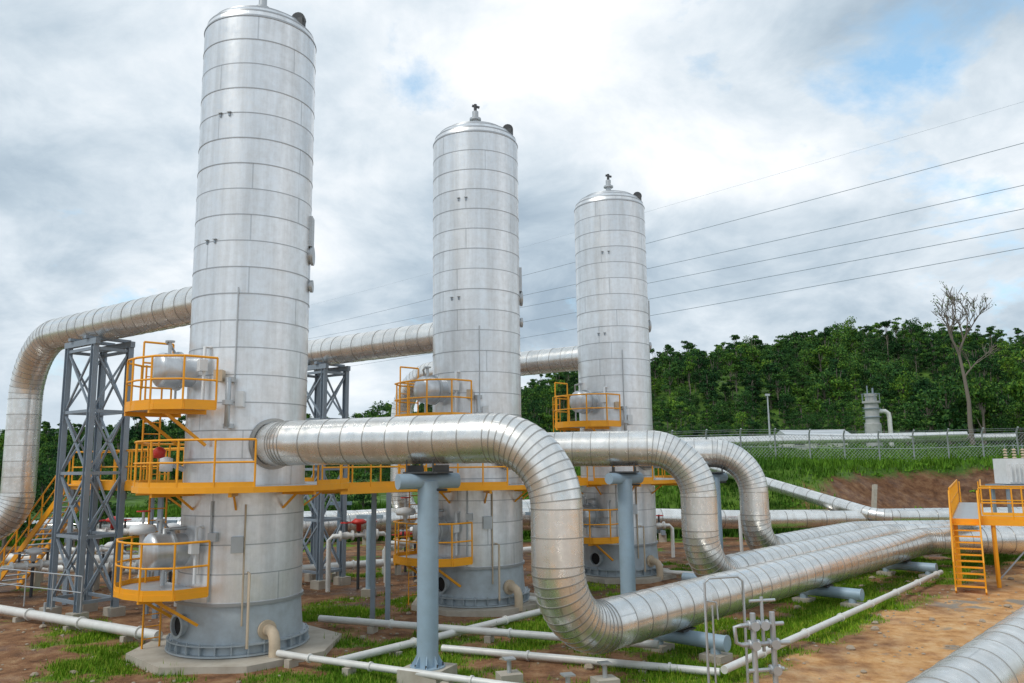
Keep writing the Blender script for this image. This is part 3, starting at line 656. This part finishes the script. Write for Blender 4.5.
def shed(name,x,y,w,d,h):
    mb=MB(); z=height(x,y)-.5; mb.box((x,y,z+h/2),(w,d,h),0)
    mb.loft([[V((x-w/2-.4,y-d/2-.4,z+h)),V((x-w/2-.4,y+d/2+.4,z+h)),V((x-w/2-.4,y,z+h+.7))],[V((x+w/2+.4,y-d/2-.4,z+h)),V((x+w/2+.4,y+d/2+.4,z+h)),V((x+w/2+.4,y,z+h+.7))]],1,False,True,True)
    for k in range(int(w/3)):
        mb.box((x-w/2+1.5+k*3,y-d/2-.003,z+h*.62),(1.3,.1,.8),2); mb.box((x-w/2+1.5+k*3,y-d/2-.05,z+h*.62-.45),(1.5,.12,.08),0)
    mb.obj(name,['wall','roof','dark'])
shed('site_building',41,110,8,4,2.6)
mb=MB()
mb.clad([V((14,86,height(14,86)+1.0)),V((30,90,height(30,90)+1.1)),V((60,96,height(60,96)+1.2))],.42,[2],seglen=1.5,n=16)
mb.clad([V((20,98,height(20,98)+1.2)),V((52,92,height(52,92)+1.5))],.38,[],seglen=1.5,n=16)
mb.obj('far_pipeline',['pipe','pbead'])
mb=MB()
for k in range(3): mb.tube([(58+k*1.2,88,height(58,88)-.2),(58+k*1.2,88,height(58,88)+2.5),(61+k,90,height(58,88)+2.7)],.14,8,0)
mb.obj('wellhead_pipework',['lightpipe'])
mb=MB(); x,y=25.5,58; z=height(x,y); mb.beam((x,y,z-.3),(x+.5,y+.3,z+2.8),.45,.2,0); mb.obj('concrete_marker_post',['conc'])
# ------------------------------------------------------------------ overhead lines
LN=[((67.9,100,46.3),(-77,300,57)),((67.3,100,40.5),(-77,300,53)),((67,100,37.3),(-77,300,50.5)),((66.8,100,34.7),(-77,300,45.5)),((66.6,100,32.1),(-77,300,40)),((68.3,100,52),(-77,300,66))]
mb=MB()
for k,(a,q) in enumerate(LN):
    a=V(a);q=V(q); pts=[]
    for i in range(41):
        f=-.45+1.6*i/40; p=a.lerp(q,f); p.z-=2.5*(1-((f-.5)/.95)**2)-1.2; pts.append(p)
    mb.tube(pts,.045 if k<5 else .015,5,0)
mb.obj('overhead_power_lines',['steel'])
# ------------------------------------------------------------------ trees
def rnd_dir():
    while True:
        v=V((random.uniform(-1,1),random.uniform(-1,1),random.uniform(-1,1)))
        if .05<v.length<1: return v.normalized()
def leafquad(vs,fs,c,n,s):
    a=n.orthogonal().normalized(); b=n.cross(a); th=random.uniform(0,6.28); u=a*math.cos(th)+b*math.sin(th); w=n.cross(u)
    s2=s*random.uniform(.45,.8); i=len(vs)
    vs+= [tuple(c-u*s),tuple(c-w*s2*.8+u*s*.1),tuple(c+u*s),tuple(c+w*s2)]
    fs.append((i,i+1,i+2,i+3))
def tree_mesh(name,h,cr,lobes,nleaf,ls,trunk=.2,zlo=.35,seed=0,flat=.72):
    random.seed(seed); mb=MB(); pts=[V((0,0,-.8))]
    for k in range(1,6): pts.append(V((random.uniform(-.15,.15)*k*.4,random.uniform(-.15,.15)*k*.4,h*.17*k)))
    mb.tube(pts,[trunk*(1-.15*k) for k in range(6)],7,0,False)
    vs=[];fs=[]
    for l in range(lobes):
        a=random.uniform(0,6.28); zz=random.uniform(zlo,.92); rr=cr*random.uniform(.2,.75)*(1.15-zz*.6)
        c=V((math.cos(a)*rr,math.sin(a)*rr,h*zz)); lr=cr*random.uniform(.28,.55)
        st=pts[min(5,max(1,int(zz*4.5)))]; mb.tube([st,(st+c)/2+V((0,0,-.1*lr)),c],[trunk*.45,trunk*.3,trunk*.12],5,0,False)
        for k in range(nleaf):
            d=rnd_dir(); d.z=abs(d.z)*.9-.25 if random.random()<.7 else d.z
            p=c+V((d.x*lr,d.y*lr,d.z*lr*flat))*random.uniform(.55,1.12)
            n=(d+rnd_dir()*.8).normalized(); leafquad(vs,fs,p,n,ls*random.uniform(.6,1.3))
    off=len(mb.v); mb.v+=vs
    for f in fs: mb.face(tuple(i+off for i in f),1)
    me=bpy.data.meshes.new(name); me.from_pydata(mb.v,[],mb.f); me.materials.append(M['bark']); me.materials.append(M['leaf'])
    me.polygons.foreach_set('material_index',mb.m); me.update(); return me
far=[tree_mesh('forest_tree_mesh',random.uniform(8,13),random.uniform(2.8,4.8),random.choice((7,10,13)),120,.30,.22,.15,s,random.choice((.5,.75,1.0))) for s in range(1,9)]
NF=len(far)
far+=[tree_mesh('forest_tall_mesh',16,3.0,7,110,.32,.2,.6,s,.5) for s in (21,22,23,24)]
random.seed(11)
F=empty('hillside_forest')
def inst(me,x,y,s,parent,name='forest_tree',dz=0):
    o=bpy.data.objects.new(name,me); scene.collection.objects.link(o); o.location=(x,y,height(x,y)-.2+dz)
    o.rotation_euler=(0,0,random.uniform(0,6.28)); o.scale=(s*random.uniform(.85,1.2),s*random.uniform(.85,1.2),s*random.uniform(.8,1.2))
    if parent: o.parent=parent
    return o
y=122
while y<408:
    stp=3.3+(y-120)*.011
    x=-.72*y-15
    while x<.78*y+20:
        xx=x+random.uniform(-2.2,2.2); yy=y+random.uniform(-2.2,2.2)
        sc=.28+.48*ss(120,210,y)
        cl=noise.noise(V((xx*.03,yy*.03,4)))
        if random.random()<.93:
            tallp=.05 if y<340 else .38
            if random.random()<tallp: inst(random.choice(far[NF:]),xx,yy,sc*random.uniform(.75,1.2),F)
            else: inst(random.choice(far[:NF]),xx,yy,sc*random.uniform(.55,1.3)*(1+cl*.5),F)
        x+=stp*1.1
    y+=stp
for i in range(60):
    x=random.uniform(56,115); yy=random.uniform(104,126); inst(random.choice(far[:NF]),x,yy,random.uniform(.45,.95),F)
for i in range(70):
    x=random.uniform(-75,-14); yy=random.uniform(72,118); inst(random.choice(far[:NF]),x,yy,random.uniform(.35,.55),F)
near=tree_mesh('tree_mesh',9,3.2,14,260,.20,.2,.3,33)
for (x,yy,s) in ((-27.5,44,.66),(-31,47,.75),(-34,52,.75),(-25.5,50,.55)): inst(near,x,yy,s,None,'broadleaf_tree')
tall=tree_mesh('tall_tree_mesh',14,4,13,230,.26,.28,.35,35)
for (x,yy,s) in ((60.5,103,.75),(65,100,.85),(71,104,.95),(54,110,.6)): inst(tall,x,yy,s,None,'broadleaf_tree')
random.seed(5); mb=MB(); lv=[];lf=[]
def branch(p,d,L,r,depth):
    q=p; pts=[p.copy()]; n=4
    for i in range(n):
        d=(d+V((random.uniform(-.16,.16),random.uniform(-.16,.16),random.uniform(-.05,.14)))).normalized(); q=q+d*L/n; pts.append(q.copy())
    mb.tube(pts,[r*(1-.12*i) for i in range(n+1)],6,0,False)
    if depth==0:
        if random.random()<.2:
            for k in range(4): leafquad(lv,lf,q+rnd_dir()*.25,rnd_dir(),.13)
        return pts
    for k in range(random.choice((3,3,4))):
        a=random.uniform(0,6.28); dd=(d+V((math.cos(a),math.sin(a)*.6,.15))*random.uniform(.5,1.0)).normalized()
        branch(pts[random.choice((2,3,4))],dd,L*random.uniform(.55,.8),max(.035,r*.6),depth-1)
    return pts
bx,by=53.8,94; bz=height(bx,by)
tr=branch(V((bx,by,bz-.3)),V((-.05,0,1)),11.5,.3,0)
branch(tr[-1],V((-.25,0,1)),3.8,.17,4); branch(tr[-1],V((.35,0,1)),3.6,.15,4); branch(tr[3],V((.6,0,.7)),2.8,.11,3)
off=len(mb.v); mb.v+=lv
for f in lf: mb.face(tuple(i+off for i in f),1)
mb.obj('bare_tree',['bark','leaf'])
random.seed(9); vs=[];fs=[]
def clump(x,yy,r,k,ls,hf=.8):
    z=height(x,yy)-.15
    for _ in range(k):
        d=rnd_dir(); d.z=abs(d.z); p=V((x,yy,z))+V((d.x*r*1.5,d.y*r*1.2,d.z*r*hf))*random.uniform(.4,1.05); leafquad(vs,fs,p,(d+rnd_dir()*.7).normalized(),ls*random.uniform(.6,1.4))
for i in range(330):
    x=random.uniform(4,100); base=random.uniform(63,72)
    if random.random()<.4: base=random.uniform(56,63)
    yy=base-2.5*math.sin(x*.13); r=random.uniform(.3,.8)*(1.8 if random.random()<.08 else 1)
    if masks(x,yy)[1]<.4 and random.random()<.8: continue
    clump(x,yy,r,int(120*r*r)+30,.11,.55)
for i in range(260):
    clump(random.uniform(-60,4),random.uniform(56,72),random.uniform(.5,1.4),60,.17,.9)
for i in range(620):
    yy=random.uniform(78,128); clump(random.uniform(10,110),yy,random.uniform(.5,1.3)*(1.0 if yy<105 else 1.8),50,.17,.6 if yy<105 else .9)
me=bpy.data.meshes.new('bushes'); me.from_pydata(vs,[],fs); me.materials.append(M['bush']); o=bpy.data.objects.new('bushes',me); scene.collection.objects.link(o)
# ------------------------------------------------------------------ world
w=bpy.data.worlds.new('World'); scene.world=w; w.use_nodes=True; nt=w.node_tree; nt.nodes.clear()
out=nt.nodes.new('ShaderNodeOutputWorld'); bg=nt.nodes.new('ShaderNodeBackground'); nt.links.new(bg.outputs[0],out.inputs[0])
SE=math.radians(50); SR=math.radians(-125)
sky=nt.nodes.new('ShaderNodeTexSky'); sky.sky_type='NISHITA'; sky.sun_disc=False; sky.sun_elevation=SE; sky.sun_rotation=SR; sky.air_density=1.2; sky.dust_density=.6
tc=nt.nodes.new('ShaderNodeTexCoord'); sx=nt.nodes.new('ShaderNodeSeparateXYZ'); nt.links.new(tc.outputs['Generated'],sx.inputs[0])
def mth(op,a,b=None):
    n=nt.nodes.new('ShaderNodeMath'); n.operation=op
    for i,x in enumerate((a,b)):
        if x is None: continue
        if isinstance(x,(int,float)): n.inputs[i].default_value=x
        else: nt.links.new(x,n.inputs[i])
    return n.outputs[0]
zz=mth('ADD',mth('MAXIMUM',sx.outputs[2],0.0),.42)
cv=nt.nodes.new('ShaderNodeCombineXYZ'); nt.links.new(mth('DIVIDE',sx.outputs[0],zz),cv.inputs[0]); nt.links.new(mth('DIVIDE',sx.outputs[1],zz),cv.inputs[1]); cv.inputs[2].default_value=12.4
a1=noi(nt,2.3,9,.6,cv.outputs[0],.2); a2=noi(nt,1.5,6,.5,mapped(nt,cv.outputs[0],(1,1.2,1)),.1); a3=noi(nt,4.4,9,.6,cv.outputs[0],.28)
cover=ramp(nt,[(.31,0.0),(.42,1.0)]); nt.links.new(a1.outputs[0],cover.inputs[0])
shade=mth('ADD',mth('MULTIPLY',a2.outputs[0],.58),mth('MULTIPLY',a3.outputs[0],.42))
cl=ramp(nt,[(.38,(3.7,4.7,5.7)),(.46,(5.2,6.2,7.1)),(.54,(7.2,8.0,8.7)),(.64,(9.8,10.1,10.4))]); nt.links.new(shade,cl.inputs[0])
skyb=mixc(nt,1.0,sky.outputs[0],(1.3,1.75,1.95),'MULTIPLY')
skyb=mixc(nt,.4,skyb,(5.5,8.2,9.8))
cc=mixc(nt,cover.outputs[0],skyb,cl.outputs[0])
hz=ramp(nt,[(0,.6),(.14,0.0)]); nt.links.new(sx.outputs[2],hz.inputs[0])
cc=mixc(nt,hz.outputs[0],cc,(8.0,8.9,9.6))
nt.links.new(cc,bg.inputs[0]); bg.inputs[1].default_value=.105
sd=bpy.data.lights.new('sun','SUN'); sd.energy=1.5; sd.angle=math.radians(16); sd.color=(1,.95,.87)
so=bpy.data.objects.new('sun',sd); scene.collection.objects.link(so)
dirv=V((math.sin(SR)*math.cos(SE),math.cos(SR)*math.cos(SE),math.sin(SE)))
so.rotation_euler=dirv.to_track_quat('Z','Y').to_euler(); so.location=dirv*50
cd=bpy.data.cameras.new('camera'); cd.lens=28; cd.sensor_width=36; cd.clip_end=6000; cd.clip_start=.1
co=bpy.data.objects.new('camera',cd); scene.collection.objects.link(co)
co.matrix_world=Matrix.Translation((0,0,4.9))@Matrix.Rotation(math.radians(98.6),4,'X')@Matrix.Rotation(math.radians(-.7),4,'Z')
scene.camera=co
